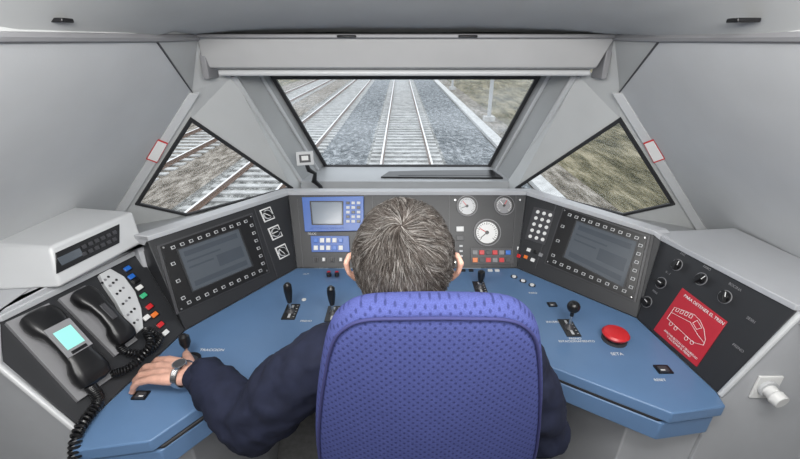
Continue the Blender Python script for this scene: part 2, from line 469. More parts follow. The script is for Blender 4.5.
monitor('display_monitor', Lm, [(159, 247), (250, 215), (267, 272), (178, 312)], [(178, 250), (238, 229), (252, 266), (193, 291)])
monitor('display_monitor', Rm, [(565, 209), (648, 237), (634, 300), (547, 263)], [(577, 221), (637, 242), (623, 287), (564, 257)])

# ------------------------------------------------------------------ centre panel: radio unit
b = MB('radio_display_unit')
q = [Cp.pt(*p) for p in ((303, 198), (364, 197), (364, 231), (306, 232))]
b.prism(q, Cp.n*.02, BLUD)
i = [Cp.pt(*p, .02) for p in ((311, 202), (342, 202), (342, 224), (313, 224))]
b.prism(i, Cp.n*.002, SCR2)
c = sum(i, V())/4
b.ring([c+(p-c)*1.09 for p in i], i, Cp.n*.003, BLK2)
for a in range(3):
    for k in range(5):
        b.box(Cp.fr(348+a*5.3, 203+k*4.6, .02), .014, .011, .004, LGR if (a+k) % 3 else BLK2)
for k in range(7): b.box(Cp.fr(312+k*5, 228, .02), .012, .008, .004, BLUD)
b.done(bev=.0012)
b = MB('radio_keypad')
q = [Cp.pt(*p) for p in ((311, 236), (349, 236), (350, 252), (312, 252))]
b.prism(q, Cp.n*.008, BLUD)
for r in range(2):
    for k in range(5): b.box(Cp.fr(316+k*6.2, 240.3+r*7.5, .008), .017, .018, .005, WHT if (k+r) % 4 else BLB)
b.done(bev=.0012)
text(Cp, 312, 233.8, 'TELOC', .012, WHT, LAB)
b = MB('toggle_switch_row')
for k, u in enumerate((316, 324, 332, 341)):
    b.box(Cp.fr(u, 259.5), .022, .022, .004, DGR); b.box(Cp.fr(u, 259.5, .004), .010, .014, .010, WHT if k % 2 else BLK2)
b.done(bev=.001)

def selector(P, u, v, s, rot, name='rotary_selector'):
    b = MB(name)
    M = P.fr(u, v); b.box(M, s, s, .004, WHT); b.box(M, s*.82, s*.82, .005, BLK)
    M2 = P.fr(u, v, .005, rot); b.cyl(M2, s*.36, .006, LGR); b.cyl(M2, s*.30, .008, BLK2); b.box(M2, s*.16, s*.72, .018, BLK2)
    b.box(P.fr(u, v, .018+.005, rot) , s*.06, s*.6, .001, WHT)
    b.done(bev=.001)
for u, v, r in ((267, 214.5, 50), (275, 232.5, 90), (282, 251.5, 30)): selector(Lm, u, v, .050, r)

def gauge(P, u, v, r, face, marks, ang):
    b = MB('pressure_gauge')
    b.cyl(P.fr(u, v), r*1.2, .008, MGR, seg=40)
    b.cyl(P.fr(u, v), r*1.1, .014, BLK2, seg=40)
    b.cyl(P.fr(u, v, .014), r*.95, .001, face, seg=40)
    for k in range(21):
        a = math.radians(-135+270*k/20)
        M = P.fr(u, v, .015) @ Matrix.Rotation(a, 4, 'Z') @ Matrix.Translation((0, r*.8, 0))
        b.box(M, r*.05, r*(.24 if k % 5 == 0 else .13), .0006, marks)
    for a, m in ((ang, RED), (ang+70, marks)):
        b.box(P.fr(u, v, .016, a) @ Matrix.Translation((0, r*.3, 0)), r*.07, r*.85, .001, m)
    b.cyl(P.fr(u, v, .015), r*.16, .004, BLK2)
    b.done()
gauge(Cp, 467, 206, .036, LGR, BLK2, 40)
gauge(Cp, 504, 205.5, .034, MGR, WHT, -30)
gauge(Cp, 487, 232.5, .046, WHT, BLK2, 60)
b = MB('indicator_lamp_panel')
q = [Cp.pt(*p) for p in ((470, 248), (513, 248), (514, 264), (471, 264))]
b.prism(q, Cp.n*.004, DGR)
cols = [MGR, RED, DGR, RED, MGR, BLB]
for k in range(6):
    b.box(Cp.fr(475+k*6.6, 252.5, .004), .020, .018, .005, cols[k])
    b.box(Cp.fr(475+k*6.6, 260, .004), .020, .018, .005, (ORA, DGR, RED, MGR, RED, DGR)[k])
b.done(bev=.0012)
b = MB('indicator_plate')
b.box(Cp.fr(460, 229), .03, .02, .004, WHT); b.box(Cp.fr(460, 238), .03, .02, .004, DGR)
for r in range(4): b.box(Cp.fr(461, 246+r*5), .014, .008, .004, LGR)
for u in (455, 520): 
    b.cyl(Cp.fr(u, 200), .005, .003, CHR, seg=10); b.cyl(Cp.fr(u, 262), .005, .003, CHR, seg=10)
b.done(bev=.001)
b = MB('panel_seam_strip')
for P, a, c in ((Cp, (372, 192), (372, 267)), (Cp, (449, 192), (449, 267)), (Cp, (516, 192), (511, 267)), (Cp, (297, 199), (303, 268)), (Lm, (254, 209), (277, 277)), (Rm, (556, 204), (535, 268))):
    p, q = P.pt(*a), P.pt(*c)
    b.prism([p, p+P.X*.003, q+P.X*.003, q], P.n*.002, DGR)
b.done()

b = MB('numeric_keypad')
q = [Rm.pt(*p) for p in ((534, 207), (555, 212), (545, 245), (525, 239))]
b.prism(q, Rm.n*.004, DGR)
for r in range(5):
    for k in range(3): b.cyl(Rm.fr(538+k*6.2-r*1.9, 212+r*6.1+k*1.6, .004), .0072, .004, WHT, seg=14)
b.done(bev=.001)
b = MB('push_button_row')
for u, v, m in ((529, 250, WHT), (536, 252, BLK2), (526, 257, ORA), (533, 260, WHT), (541, 255, MGR), (519, 256, RED), (517, 248, WHT)):
    b.box(Rm.fr(u, v), .016, .014, .006, m)
b.done(bev=.0015)

def knob(P, u, v, r, rot):
    b = MB('rotary_knob')
    b.cyl(P.fr(u, v), r*1.35, .002, MGR); b.cyl(P.fr(u, v), r*1.22, .003, BLK); b.cyl(P.fr(u, v, .002), r, .010, BLK2, r2=r*.9)
    b.box(P.fr(u, v, .012, rot), r*.5, r*2.3, .012, BLK2); b.box(P.fr(u, v, .024, rot) @ Matrix.Translation((0, r*.5, 0)), r*.18, r*1.0, .0006, WHT)
    b.done(bev=.0012)
for u, v, r, a in ((677, 265, .014, 10), (701, 279, .014, -20), (725, 297, .014, 30), (661, 283, .014, 90), (647, 302, .014, 80)):
    knob(Rp, u, v, r, a)
for u, v, t in ((683, 254, 'LUZ'), (707, 268, 'FARO'), (735, 287, 'BOCINA'), (668, 273, '0 - 1'), (655, 292, 'MAX'), (751, 320, '2ES01'), (738, 348, 'FRENO')):
    text(Rp, u, v, t, .010, MGR, LAB)
b = MB('instruction_sign')
q = [Rp.pt(*p) for p in ((683, 288), (728, 322), (697, 367), (654, 330))]
b.prism(q, Rp.n*.003, REDS)
b.done(bev=.0006)
SG = bpy.data.objects['instruction_sign']
text(Rp, 703, 309, 'PARA DETENER EL TREN', .0125, WHT, SG, h=.0045)
text(Rp, 679, 345, 'APRETAR BOTON DE SEGURIDAD\nY ACCIONAR EL FRENO', .0082, WHT, SG, h=.0045)
b = MB('sign_drawing')
def sline(pts, w=.0010, closed=False):
    P3 = [lerp4(q, s, t)+Rp.n*.0032 for s, t in pts]
    if closed: P3.append(P3[0])
    for p, r in zip(P3, P3[1:]):
        d = (r-p).normalized(); s = Rp.n.cross(d)*w/2
        b.prism([p-s, r-s, r+s, p+s], Rp.n*.0008, WHT)
circ = lambda cs, ct, r: [(cs+r*math.cos(a)*.9, ct+r*math.sin(a)) for a in [2*math.pi*k/10 for k in range(10)]]
sline([(.10, .64), (.10, .38), (.48, .26), (.62, .28), (.76, .36), (.88, .50), (.90, .60), (.74, .68)], closed=True)
sline([(.10, .50), (.50, .42), (.74, .52), (.90, .56)])
sline([(.58, .31), (.72, .37), (.66, .45), (.54, .40)], closed=True)
for k in range(4): sline([(.15+.09*k, .43-.022*k), (.20+.09*k, .418-.022*k), (.20+.09*k, .35-.022*k), (.15+.09*k, .362-.022*k)], closed=True)
for c_ in ((.22, .68), (.34, .69), (.60, .71), (.72, .70)): sline(circ(c_[0], c_[1], .035), closed=True)
b.done(parent=SG)

# ------------------------------------------------------------------ desk controls
def lever(u, v, h, style='bar', tilt=0.0):
    b = MB('control_lever')
    M = D.fr(u, v)
    b.box(M, .045, .085, .003, BLK2); b.box(M @ Matrix.Translation((0, 0, .003)), .008, .07, .0008, LGR)
    for k in range(5): b.box(M @ Matrix.Translation((.016, -.03+.015*k, .003)), .006, .0015, .0008, WHT)
    b.cyl(M @ Matrix.Translation((0, 0, .002)), .016, .012, DGR, r2=.008)
    p = D.pt(u, v); t = V((0, tilt, 0))
    b.tube([p+V((0, 0, .008)), p+V((0, 0, h*.55))+t*.5], .0045, CHR, seg=10)
    if style == 'bar':
        b.tube([p+V((0, 0, h*.35))+t*.4, p+V((0, 0, h*.5))+t*.5, p+V((0, 0, h*.75))+t*.8, p+V((0, 0, h*.93))+t, p+V((0, 0, h))+t], [.008, .011, .014, .013, .006], BLK2, seg=16)
    else:
        b.tube([p+V((0, 0, h*.5)), p+V((0, 0, h*.8))], .006, BLK2, seg=10)
        b.sph(p+V((0, 0, h*.86)), .020, BLK2)
    b.done(bev=.0008)
lever(291, 312, .115); lever(333, 314, .110); lever(480, 288, .075); lever(569, 328, .095, 'ball')
b = MB('master_joystick')
p = D.pt(190, 361)
b.cyl(D.fr(190, 361), .030, .006, BLK2); b.cyl(D.fr(190, 361, .006), .022, .018, DGR, r2=.009)
b.tube([p+V((0, 0, .02)), p+V((-.002, .005, .055))], .006, CHR)
b.tube([p+V((-.002, .005, .045)), p+V((-.004, .008, .06)), p+V((-.006, .011, .078)), p+V((-.006, .012, .086))], [.008, .015, .014, .006], BLK2, seg=16)
b.done()
b = MB('emergency_stop_button')
b.cyl(D.fr(614, 340), .036, .005, DGR, seg=40)
b.cyl(D.fr(614, 340, .005), .022, .012, BLK2, seg=32)
c = D.pt(614, 340)+V((0, 0, .017))
I = Matrix.Translation(c)
b.cyl(I, .035, .008, RED, r2=.039, seg=48); b.cyl(I @ Matrix.Translation((0, 0, .008)), .039, .006, RED, r2=.034, seg=48)
b.cyl(I @ Matrix.Translation((0, 0, .014)), .034, .003, RED, r2=.020, seg=48)
b.done()
b = MB('desk_rocker_switch')
for u, v, w in ((552, 305, .03), (663, 370, .04), (141, 396, .036)):
    b.box(D.fr(u, v), w, w*.75, .005, BLK2); b.box(D.fr(u, v, .005), w*.6, w*.45, .006, DGR)
    b.box(D.fr(u, v, .011), w*.3, w*.1, .0006, WHT)
b.done(bev=.001)
b = MB('desk_button_strip')
for k in range(3):
    b.cyl(D.fr(514+k*9, 277+k*4.2), .013, .003, BLK2, seg=20); b.cyl(D.fr(514+k*9, 277+k*4.2, .003), .008, .005, WHT, seg=20)
for k in range(2):
    b.cyl(D.fr(329+k*8, 276), .007, .02, RED, seg=14); b.cyl(D.fr(329+k*8, 276, .02), .009, .012, BLK2, seg=14)
for u in (463, 471, 490, 497):
    b.box(D.fr(u, 271), .018, .012, .006, BLK2 if u < 480 else WHT)
b.cyl(D.fr(304, 300), .008, .003, WHT, seg=14)
b.done(bev=.0008)
for u, v, t, s in ((556, 322, 'INVERSOR', .014), (576, 340, 'FRENO\nESTACIONAMIENTO', .012), (617, 354, 'SETA', .016), (306, 274, 'AUT', .012), (212, 350, 'TRACCION', .014), (203, 372, 'FRENO', .013), (533, 293, 'FARO', .012), (306, 321, 'FRENO', .012), (660, 380, 'RESET', .012)):
    text(D, u, v, t, s, WHT, LAB, h=.0008)

# ------------------------------------------------------------------ left phone panel
b = MB('push_button_column')
lst = [(127, 269, BLB), (131, 277, BLB), (139, 288, WHT), (143, 296, GRN), (149, 307, RED), (154, 315, ORA), (160, 325, RED), (146, 318, WHT), (135, 281, BLK2), (165, 333, WHT)]
for u, v, m in lst:
    b.box(Lp.fr(u, v), .026, .020, .004, BLK2); b.box(Lp.fr(u, v, .004), .020, .014, .006, m)
b.done(bev=.0015)
b = MB('telephone_keypad')
pc = [(97, 277), (108, 271), (122, 279), (133, 294), (139, 311), (141, 330), (133, 337), (124, 324), (114, 304), (103, 288)]
b.prism([Lp.pt(*p) for p in pc], Lp.n*.016, LGR)
cl = [(105, 280), (113, 283), (120, 291), (126, 301), (131, 312), (134, 323)]
for k, (u, v) in enumerate(cl):
    for j in (-1, 0, 1):
        b.cyl(Lp.fr(u+j*3.2, v-j*3.0, .016), .0038, .003, BLK2 if (k+j) % 3 else MGR, seg=12)
b.done(bev=.004)

def loft(b, spine, widths, heights, n, m, seg=20, power=3.5):
    """rounded-rectangle section body lying on a panel"""
    i = b.mi(m); rings = []
    for k, p in enumerate(spine):
        t = (spine[min(k+1, len(spine)-1)]-spine[max(k-1, 0)]).normalized()
        x = t.cross(n).normalized(); y = x.cross(t).normalized()
        if y.dot(n) < 0: y = -y
        R = []
        for q in range(seg):
            a = 2*math.pi*q/seg; ca, sa = math.cos(a), math.sin(a)
            R.append(b.bm.verts.new(p+x*widths[k]*math.copysign(abs(ca)**(2/power), ca)+y*heights[k]*math.copysign(abs(sa)**(2/power), sa)))
        rings.append(R)
    for A, B in zip(rings, rings[1:]):
        for q in range(seg): b.bm.faces.new([A[q], A[(q+1) % seg], B[(q+1) % seg], B[q]]).material_index = i
    b.bm.faces.new(rings[0][::-1]).material_index = i; b.bm.faces.new(rings[-1]).material_index = i
def handset(a, c, w, disp):
    b = MB('telephone_handset')
    p, q = Lp.pt(*a), Lp.pt(*c); n = Lp.n
    d = (q-p).normalized(); s = n.cross(d)
    b.prism([p-s*w*1.15-d*.012, q-s*w*1.15+d*.012, q+s*w*1.15+d*.012, p+s*w*1.15-d*.012], n*.012, MGR)
    L = [(0, .55, .012), (.03, .9, .019), (.12, 1.0, .022), (.22, .95, .020), (.32, .76, .014), (.5, .72, .013), (.68, .76, .014), (.78, .95, .020), (.88, 1.0, .022), (.97, .9, .018), (1, .55, .010)]
    H = [.030, .032, .036, .041, .049, .053, .049, .041, .036, .032, .030]
    loft(b, [p.lerp(q, l[0])+n*H[k] for k, l in enumerate(L)], [l[1]*w for l in L], [l[2] for l in L], n, BLK2)
    R = Matrix((s, d, n)).transposed().to_4x4()
    if disp:
        M = Matrix.Translation(p.lerp(q, .45)+n*.064) @ R
        b.box(M, w*1.45, .085, .004, MGR); b.box(M @ Matrix.Translation((0, 0, .004)), w*1.0, .052, .0015, TEAL)
        b.box(M @ Matrix.Translation((0, .036, .004)), w*.9, .008, .0015, BLK2)
    else:
        M = Matrix.Translation(p.lerp(q, .5)+n*.064) @ R
        b.box(M, w*.5, .05, .002, DGR)
    b.done(bev=.001)
handset((30, 318), (92, 386), .041, True)
handset((74, 297), (122, 346), .031, False)
b = MB('telephone_cord')
def helix(path, r, turns, rr):
    pts = []; N = turns*10
    P = [V(p) for p in path]; seg = len(P)-1
    for k in range(N+1):
        t = k/N*seg; i = min(int(t), seg-1); f = t-i
        p0, p1, p2, p3 = P[max(i-1, 0)], P[i], P[i+1], P[min(i+2, seg)]
        c = .5*((2*p1)+(p2-p0)*f+(2*p0-5*p1+4*p2-p3)*f*f+(-p0+3*p1-3*p2+p3)*f**3)
        d = (P[i+1]-P[i]).normalized(); x = d.cross(V((.2, .1, 1))).normalized(); y = x.cross(d)
        a = 2*math.pi*turns*k/N
        pts.append(c+x*math.cos(a)*r+y*math.sin(a)*r)
    b.tube(pts, rr, BLK2, seg=6)
helix([Lp.pt(118, 342, .02), Lp.pt(126, 352, .02), Lp.pt(148, 352, .025), Lp.pt(160, 338, .02), Lp.pt(146, 330, .02), Lp.pt(150, 345, .045), Lp.pt(132, 366, .03), Lp.pt(112, 374, .02)], .009, 52, .0028)
helix([Lp.pt(90, 386, .03), D.pt(98, 402, .02), V((-.735, .625, .79)), V((-.715, .575, .70)), V((-.71, .57, .5)), V((-.74, .62, .35))], .011, 46, .0032)
b.done()

b = MB('train_radio_box')
T = [V((-.826, 1.146, 1.132)), V((-.892, .905, 1.132)), V((-1.06, .93, 1.132)), V((-1.055, 1.19, 1.132))]
Bt = [V((-.806, 1.125, 1.034)), V((-.872, .868, 1.034)), V((-1.09, .85, 1.034)), V((-1.07, 1.20, 1.034))]
vs = [b.bm.verts.new(p) for p in T+Bt]; b.mi(LGR)
for f in ((0, 1, 2, 3), (7, 6, 5, 4), (0, 1, 5, 4), (1, 2, 6, 5), (2, 3, 7, 6), (3, 0, 4, 7)): b.bm.faces.new([vs[k] for k in f])
BX = Plane(Bt[1], Bt[0], T[0])
b.done(bev=.008, seg=3)
b = MB('keypad_panel')
q = [BX.pt(*p) for p in ((55, 253), (119, 224), (119, 243), (56, 274))]
b.prism(q, BX.n*.003, BLK2)
RB_ = Matrix((BX.X, BX.Y, BX.n)).transposed().to_4x4()
for r in range(2):
    for k in range(6):
        p = lerp4(q, .40+.10*k, .32+.36*r); b.box(Matrix.Translation(p+BX.n*.003) @ RB_, .012, .010, .003, DGR)
p = lerp4(q, .2, .5); b.box(Matrix.Translation(p+BX.n*.003) @ RB_, .06, .022, .002, SCR)
o = b.done(bev=.001); o.parent = bpy.data.objects['train_radio_box']

b = MB('power_socket')
yP = C1.y-.012
SP = Plane((.7, yP, .7), (1.1, yP, .7), (.7, yP, 1.0))
M = SP.fr(765, 386); b.box(M, .060, .072, .006, WHT); b.cyl(M @ Matrix.Translation((0, 0, .006)), .024, .008, LGR)
c = SP.pt(765, 386)
b.tube([c+V((0, -.012, 0)), c+V((0, -.030, -.002)), c+V((0, -.032, -.002)), c+V((.003, -.05, -.004))], [.017, .017, .020, .018], WHT, seg=20)
b.done(bev=.0015)

# action camera on suction mount
E = empty('action_camera')
b = MB('camera_body')
M = Matrix.Translation((-.435, 1.80, 1.128)) @ Matrix.Rotation(math.radians(12), 4, 'Z') @ Matrix.Rotation(math.radians(-10), 4, 'X')
b.box(M, .076, .034, .060, LGR, base=False); b.box(M @ Matrix.Translation((0, -.018, 0)), .05, .002, .036, DGR, base=False)
b.box(M @ Matrix.Translation((0, -.0195, .002)), .030, .001, .020, WHT, base=False)
b.cyl(M @ Matrix.Translation((.012, .014, .006)) @ Matrix.Rotation(math.radians(-90), 4, 'X'), .014, .014, BLK2)
b.done(bev=.004, parent=E)
b = MB('camera_mount')
b.tube([V((-.433, 1.805, 1.10)), V((-.425, 1.81, 1.07)), V((-.40, 1.82, 1.05)), V((-.41, 1.83, 1.01)), V((-.385, 1.84, .98)), V((-.385, 1.85, .945))], [.008, .012, .009, .014, .010, .018], BLK2, seg=12)
b.cyl(Matrix.Translation((-.385, 1.85, .930)), .036, .018, BLK2, r2=.022)
b.done(parent=E)

# ------------------------------------------------------------------ driver's seat
SE = empty('driver_seat')
prof = [(0, .60), (.12, .60), (.185, .605), (.215, .64), (.220, .75), (.220, .88), (.212, .97), (.198, 1.06), (.184, 1.13), (.170, 1.19), (.155, 1.228), (.130, 1.255), (.10, 1.268), (.05, 1.273), (0, 1.275)]
loop = [V((x, 0, z)) for x, z in prof]+[V((-x, 0, z)) for x, z in prof[-2:0:-1]]
sx = .052
def sp(p, s, dep):
    zc = .95; x = p.x*s; z = zc+(p.z-zc)*s
    y = .545-(z-.62)*.09 + dep
    y += 0.6*x*x
    return V((sx+x, y, z))
b = MB('backrest')
prf = [(0, -.050), (.3, -.048), (.6, -.045), (.80, -.041), (.915, -.037), (.935, -.031), (.952, -.033), (.98, -.022), (1.0, -.004), (.98, .02), (.9, .03), (.6, .024), (.3, .02), (0, .018)]
n = len(loop); prev = None; b.mi(FAB)
for s, d in prf:
    if s == 0: cur = [b.bm.verts.new(sp(loop[0], 0, d))]
    else: cur = [b.bm.verts.new(sp(p, s, d)) for p in loop]
    if prev:
        for k in range(n):
            l = (k+1) % n
            if len(prev) == 1: b.bm.faces.new([prev[0], cur[l], cur[k]])
            elif len(cur) == 1: b.bm.faces.new([prev[k], prev[l], cur[0]])
            else: b.bm.faces.new([prev[k], prev[l], cur[l], cur[k]])
    prev = cur
o = b.done(sharp=179, parent=SE); m = o.modifiers.new('s', 'SUBSURF'); m.levels = m.render_levels = 2
b = MB('backrest_piping')
pp = smooth_path([sp(p, .935, -.0345) for p in loop]+[sp(loop[0], .935, -.0345)], 4)
b.tube(pp, .0028, PIPE, seg=8, cap=False)
b.done(parent=SE, sharp=179)
b = MB('seat_cushion')
b.prism([V((sx-.23, .50, .40)), V((sx+.23, .50, .40)), V((sx+.24, .95, .41)), V((sx+.15, .99, .41)), V((sx-.15, .99, .41)), V((sx-.24, .95, .41))], V((0, 0, .09)), FAB)
b.done(bev=.03, seg=4, parent=SE)
b = MB('seat_frame')
b.box(Matrix.Translation((sx, .52, .36)), .12, .06, .35, DGR); b.box(Matrix.Translation((sx, .72, .34)), .38, .42, .06, DGR)
b.cyl(Matrix.Translation((sx, .72, .04)), .07, .31, MGR); b.cyl(Matrix.Translation((sx, .72, 0)), .22, .05, DGR, r2=.18, seg=40)
b.done(bev=.006, parent=SE)

# ------------------------------------------------------------------ driver
DR = empty('train_driver')
def blob(name, chains, ells, vox, m, smooth=6, parent=DR):
    bm = bmesh.new()
    for ch in chains:
        for (p, r), (q, s) in zip(ch, ch[1:]):
            p, q = V(p), V(q); L = (q-p).length; N = max(2, int(L/(min(r, s)*.3)))
            for k in range(N+1):
                t = k/N
                bmesh.ops.create_icosphere(bm, subdivisions=2, radius=r+(s-r)*t, matrix=Matrix.Translation(p.lerp(q, t)))
    for c, r, *R in ells:
        M = Matrix.Translation(c) @ (R[0] if R else Matrix.Identity(4)) @ Matrix.Diagonal((*r, 1))
        bmesh.ops.create_icosphere(bm, subdivisions=3, radius=1, matrix=M)
    me = bpy.data.meshes.new(name); bm.to_mesh(me); bm.free(); me.materials.append(m)
    o = bpy.data.objects.new(name, me); sc.collection.objects.link(o)
    r = o.modifiers.new('r', 'REMESH'); r.mode = 'VOXEL'; r.voxel_size = vox; r.use_smooth_shade = True
    s = o.modifiers.new('s', 'SMOOTH'); s.factor = .5; s.iterations = smooth
    o.parent = parent
    return o
HX = .006
SHL = V((-.155, .640, 1.005)); ELL = V((-.335, .650, .812)); WRL = V((-.500, .760, .838))
SHR = V((.215, .635, 1.015)); ELR = V((.325, .645, .80)); WRR = V((.24, .84, .835))
jack = blob('jacket', [
    [(SHL, .078), ((SHL+ELL)/2+V((-.01, 0, .003)), .078), (ELL, .074), ((ELL+WRL)/2, .065), (WRL+V((.012, 0, 0)), .053)],
    [(SHR, .078), ((SHR+ELR)/2+V((.01, 0, .005)), .072), (ELR, .064), ((ELR+WRR)/2, .055), (WRR, .047)],
    [((HX, .612, 1.095), .062), ((-.08, .63, 1.055), .060), (SHL+V((.01, 0, -.005)), .070)],
    [((HX+.01, .612, 1.095), .062), ((.12, .63, 1.06), .060), (SHR+V((-.01, 0, -.005)), .070)],
    [((HX+.055*math.cos(a), .607+.055*math.sin(a), 1.135), .016) for a in [2*math.pi*k/12 for k in range(13)]]],
    [((.028, .655, .93), (.190, .115, .17)), ((.025, .67, .76), (.20, .125, .19)), ((.03, .675, .62), (.20, .13, .13))], .009, NAVY, 6)
tex = bpy.data.textures.new('cloth_folds', 'CLOUDS'); tex.noise_scale = .055; tex.noise_depth = 2
dm = jack.modifiers.new('d', 'DISPLACE'); dm.texture = tex; dm.strength = .024; dm.mid_level = .5; dm.texture_coords = 'GLOBAL'
blob('trousers', [
    [((-.07, .66, .575), .095), ((-.09, .85, .58), .082), ((-.10, 1.10, .575), .062), ((-.11, 1.13, .35), .055), ((-.12, 1.16, .10), .045)],
    [((.12, .66, .575), .095), ((.14, .85, .58), .082), ((.16, 1.10, .575), .062), ((.16, 1.13, .35), .055), ((.17, 1.16, .10), .045)]],
    [((.03, .65, .58), (.18, .12, .09))], .012, TROU, 4)
b = MB('shoes')
for x in (-.12, .17):
    sp_ = [V((x, 1.10, .045)), V((x, 1.13, .05)), V((x, 1.20, .05)), V((x, 1.28, .04)), V((x, 1.345, .03)), V((x, 1.36, .025))]
    loft(b, sp_, [.02, .036, .04, .048, .036, .015], [.03, .048, .048, .038, .028, .012], V((0, 0, 1)), SHOE, power=2.5)
b.done(parent=DR)

def hand(name, wrist, ex, ey, curl, sc_=1.0):
    ex = V(ex).normalized(); ez = V((0, 0, 1)); ey = (V(ey)-ex*V(ey).dot(ex)).normalized(); ez = (ez-ex*ez.dot(ex)).normalized()
    def L(x, y, z): return wrist+(ex*x+ey*y+ez*z)*sc_
    ch = [[(L(-.05, 0, -.004), .027*sc_), (L(.0, 0, 0), .0235*sc_), (L(.02, 0, 0), .022*sc_)]]
    nails = []
    for y, r, ls, sp_ in ((.031, .0095, (.042, .025, .020), 8), (.0095, .0098, (.046, .029, .021), 2), (-.012, .0093, (.043, .027, .020), -4), (-.0325, .0082, (.034, .020, .018), -11)):
        x0 = .088-abs(y-.008)*.28
        ch.append([(L(.008, y*.45, .0), .017*sc_), (L(x0*.55, y*.8, .003), .0145*sc_), (L(x0, y, .002), (r+.002)*sc_)])
        p = (x0, y, .002); pitch = 0; c = [(L(*p), (r+.0015)*sc_)]
        for l, cu, rr in zip(ls, curl, (1.0, .92, .80)):
            pitch += cu; a = math.radians(pitch); s = math.radians(sp_)
            p = (p[0]+l*math.cos(a)*math.cos(s), p[1]+l*math.cos(a)*math.sin(s), p[2]-l*math.sin(a))
            c.append((L(*p), r*rr*sc_))
        ch.append(c)
        d = (c[-1][0]-c[-2][0]).normalized(); up = (ez-d*ez.dot(d)).normalized()
        nails.append((c[-1][0]+up*r*.62*sc_+d*.001, d, up))
    ch.append([(L(.012, .016, -.006), .018*sc_), (L(.036, .044, -.010), .0145*sc_), (L(.058, .064, -.014), .0115*sc_), (L(.074, .078, -.019), .0098*sc_)])
    o = blob(name, ch, [(L(.05, 0, -.004), (.03*sc_, .03*sc_, .012*sc_))], .0026, SKIN, 2)
    b = MB(name+'_nails')
    for c, d, up in nails:
        x = d.cross(up); M = Matrix.Translation(c) @ Matrix((x, d, up)).transposed().to_4x4()
        q = bmesh.ops.create_uvsphere(b.bm, u_segments=12, v_segments=8, radius=1, matrix=M @ Matrix.Diagonal((.0052, .0062, .0025, 1)))
        b._set(q['verts'], NAIL)
    b.done(parent=DR)
hand('left_hand', WRL+V((-.040, .012, -.002)), (-1, .22, -.04), (.1, 1, 0), (16, 26, 22), 1.08)
hand('right_hand', WRR+V((-.005, .045, -.002)), (-.08, 1, -.06), (-1, 0, 0), (12, 22, 22))
b = MB('wrist_watch')
wd = (V((-1, .22, -.04))).normalized(); wc = WRL+V((-.056, .014, -.003))
x = wd.cross(V((0, 0, 1))).normalized(); y = x.cross(wd)
pts = [wc+(x*math.cos(a)*.033+y*math.sin(a)*.031) for a in [2*math.pi*k/32 for k in range(33)]]
for off in (-.006, -.002, .002, .006): b.tube([p+wd*off for p in pts], .0032, CHR, seg=8, cap=False)
M = Matrix.Translation(wc+y*.029) @ Matrix((x, wd, y)).transposed().to_4x4()
b.cyl(M, .017, .007, CHR, seg=32); b.cyl(M @ Matrix.Translation((0, 0, .007)), .014, .001, DGR, seg=32)
b.done(parent=DR)
b = MB('shirt_cuff')
cd = (WRL-ELL).normalized()
b.tube([WRL-cd*.01, WRL+cd*.022], [.042, .039], NAVY, seg=24)
b.done(parent=DR)

# head
HC = V((HX, .610, 1.268))
def hp(x, y, z): return HC+V((x, y, z))
ear = lambda s: [(hp(.084*s, .004, -.002), .0055), (hp(.092*s, -.004, .004), .0055), (hp(.098*s, -.015, -.006), .006), (hp(.094*s, -.014, -.026), .0055), (hp(.084*s, -.004, -.044), .006), (hp(.080*s, .004, -.022), .009)]
blob('head', [
    [(hp(0, -.02, -.06), .058), (hp(.0, -.015, -.11), .056), (hp(.003, -.005, -.18), .060)],
    [(hp(0, .088, -.010), .009), (hp(0, .103, -.038), .0105), (hp(0, .106, -.047), .012)],
    [(hp(-.010, .096, -.049), .007), (hp(.010, .096, -.049), .007)],
    [(hp(-.045, .072, .008), .010), (hp(-.02, .084, .010), .010), (hp(.02, .084, .010), .010), (hp(.045, .072, .008), .010)],
    [(hp(-.052, .015, -.07), .02), (hp(-.035, .055, -.098), .020), (hp(0, .076, -.108), .021), (hp(.035, .055, -.098), .020), (hp(.052, .015, -.07), .02)],
    [(hp(-.022, .084, -.078), .006), (hp(0, .090, -.077), .008), (hp(.022, .084, -.078), .006)],
    ear(-1), ear(1)],
    [(HC, (.077, .094, .090)), (hp(0, .036, -.045), (.062, .056, .070)), (hp(-.030, .055, -.04), (.028, .028, .03)), (hp(.030, .055, -.04), (.028, .028, .03)), (hp(0, .04, .02), (.070, .055, .055))], .0035, SKIN, 4)
b = MB('eyes')
for s in (-1, 1):
    b.sph(hp(.031*s, .079, -.012), .0125, WHT); b.sph(hp(.031*s, .0885, -.012), (.005, .0035, .005), BLK2)
b.done(parent=DR)
b = MB('lips')
b.sph(hp(0, .0945, -.0745), (.021, .006, .0035), LIP); b.sph(hp(0, .094, -.0815), (.018, .006, .004), LIP)
b.done(parent=DR)
def hairmat(name, c):
    return mat(name, c, .6, var=.3, vscale=60, spec=.25)
HM = [hairmat('hair_grey', (.130, .117, .107)), hairmat('hair_brown', (.034, .027, .023)), hairmat('hair_silver', (.24, .228, .215)), hairmat('hair_mid', (.072, .060, .053))]
def hairline(d):
    if d.y > .25: return d.z > .42 + (d.y-.25)*.25 - (.2 if abs(d.x) > .75 else 0)
    if d.y > -.1: return d.z > .12 - (.25-d.y)*.6
    return d.z > -.12 - (-.1-d.y)*.95
rad = V((.079, .096, .091))
crown = V((-.05, -.50, .86)).normalized()
b = MB('hair_cap')
b.mi(HM[1]); g = {}
NU, NV = 64, 40
def dirn(i, j):
    th = math.pi*j/NV; ph = 2*math.pi*i/NU
    return V((math.sin(th)*math.cos(ph), math.sin(th)*math.sin(ph), math.cos(th)))
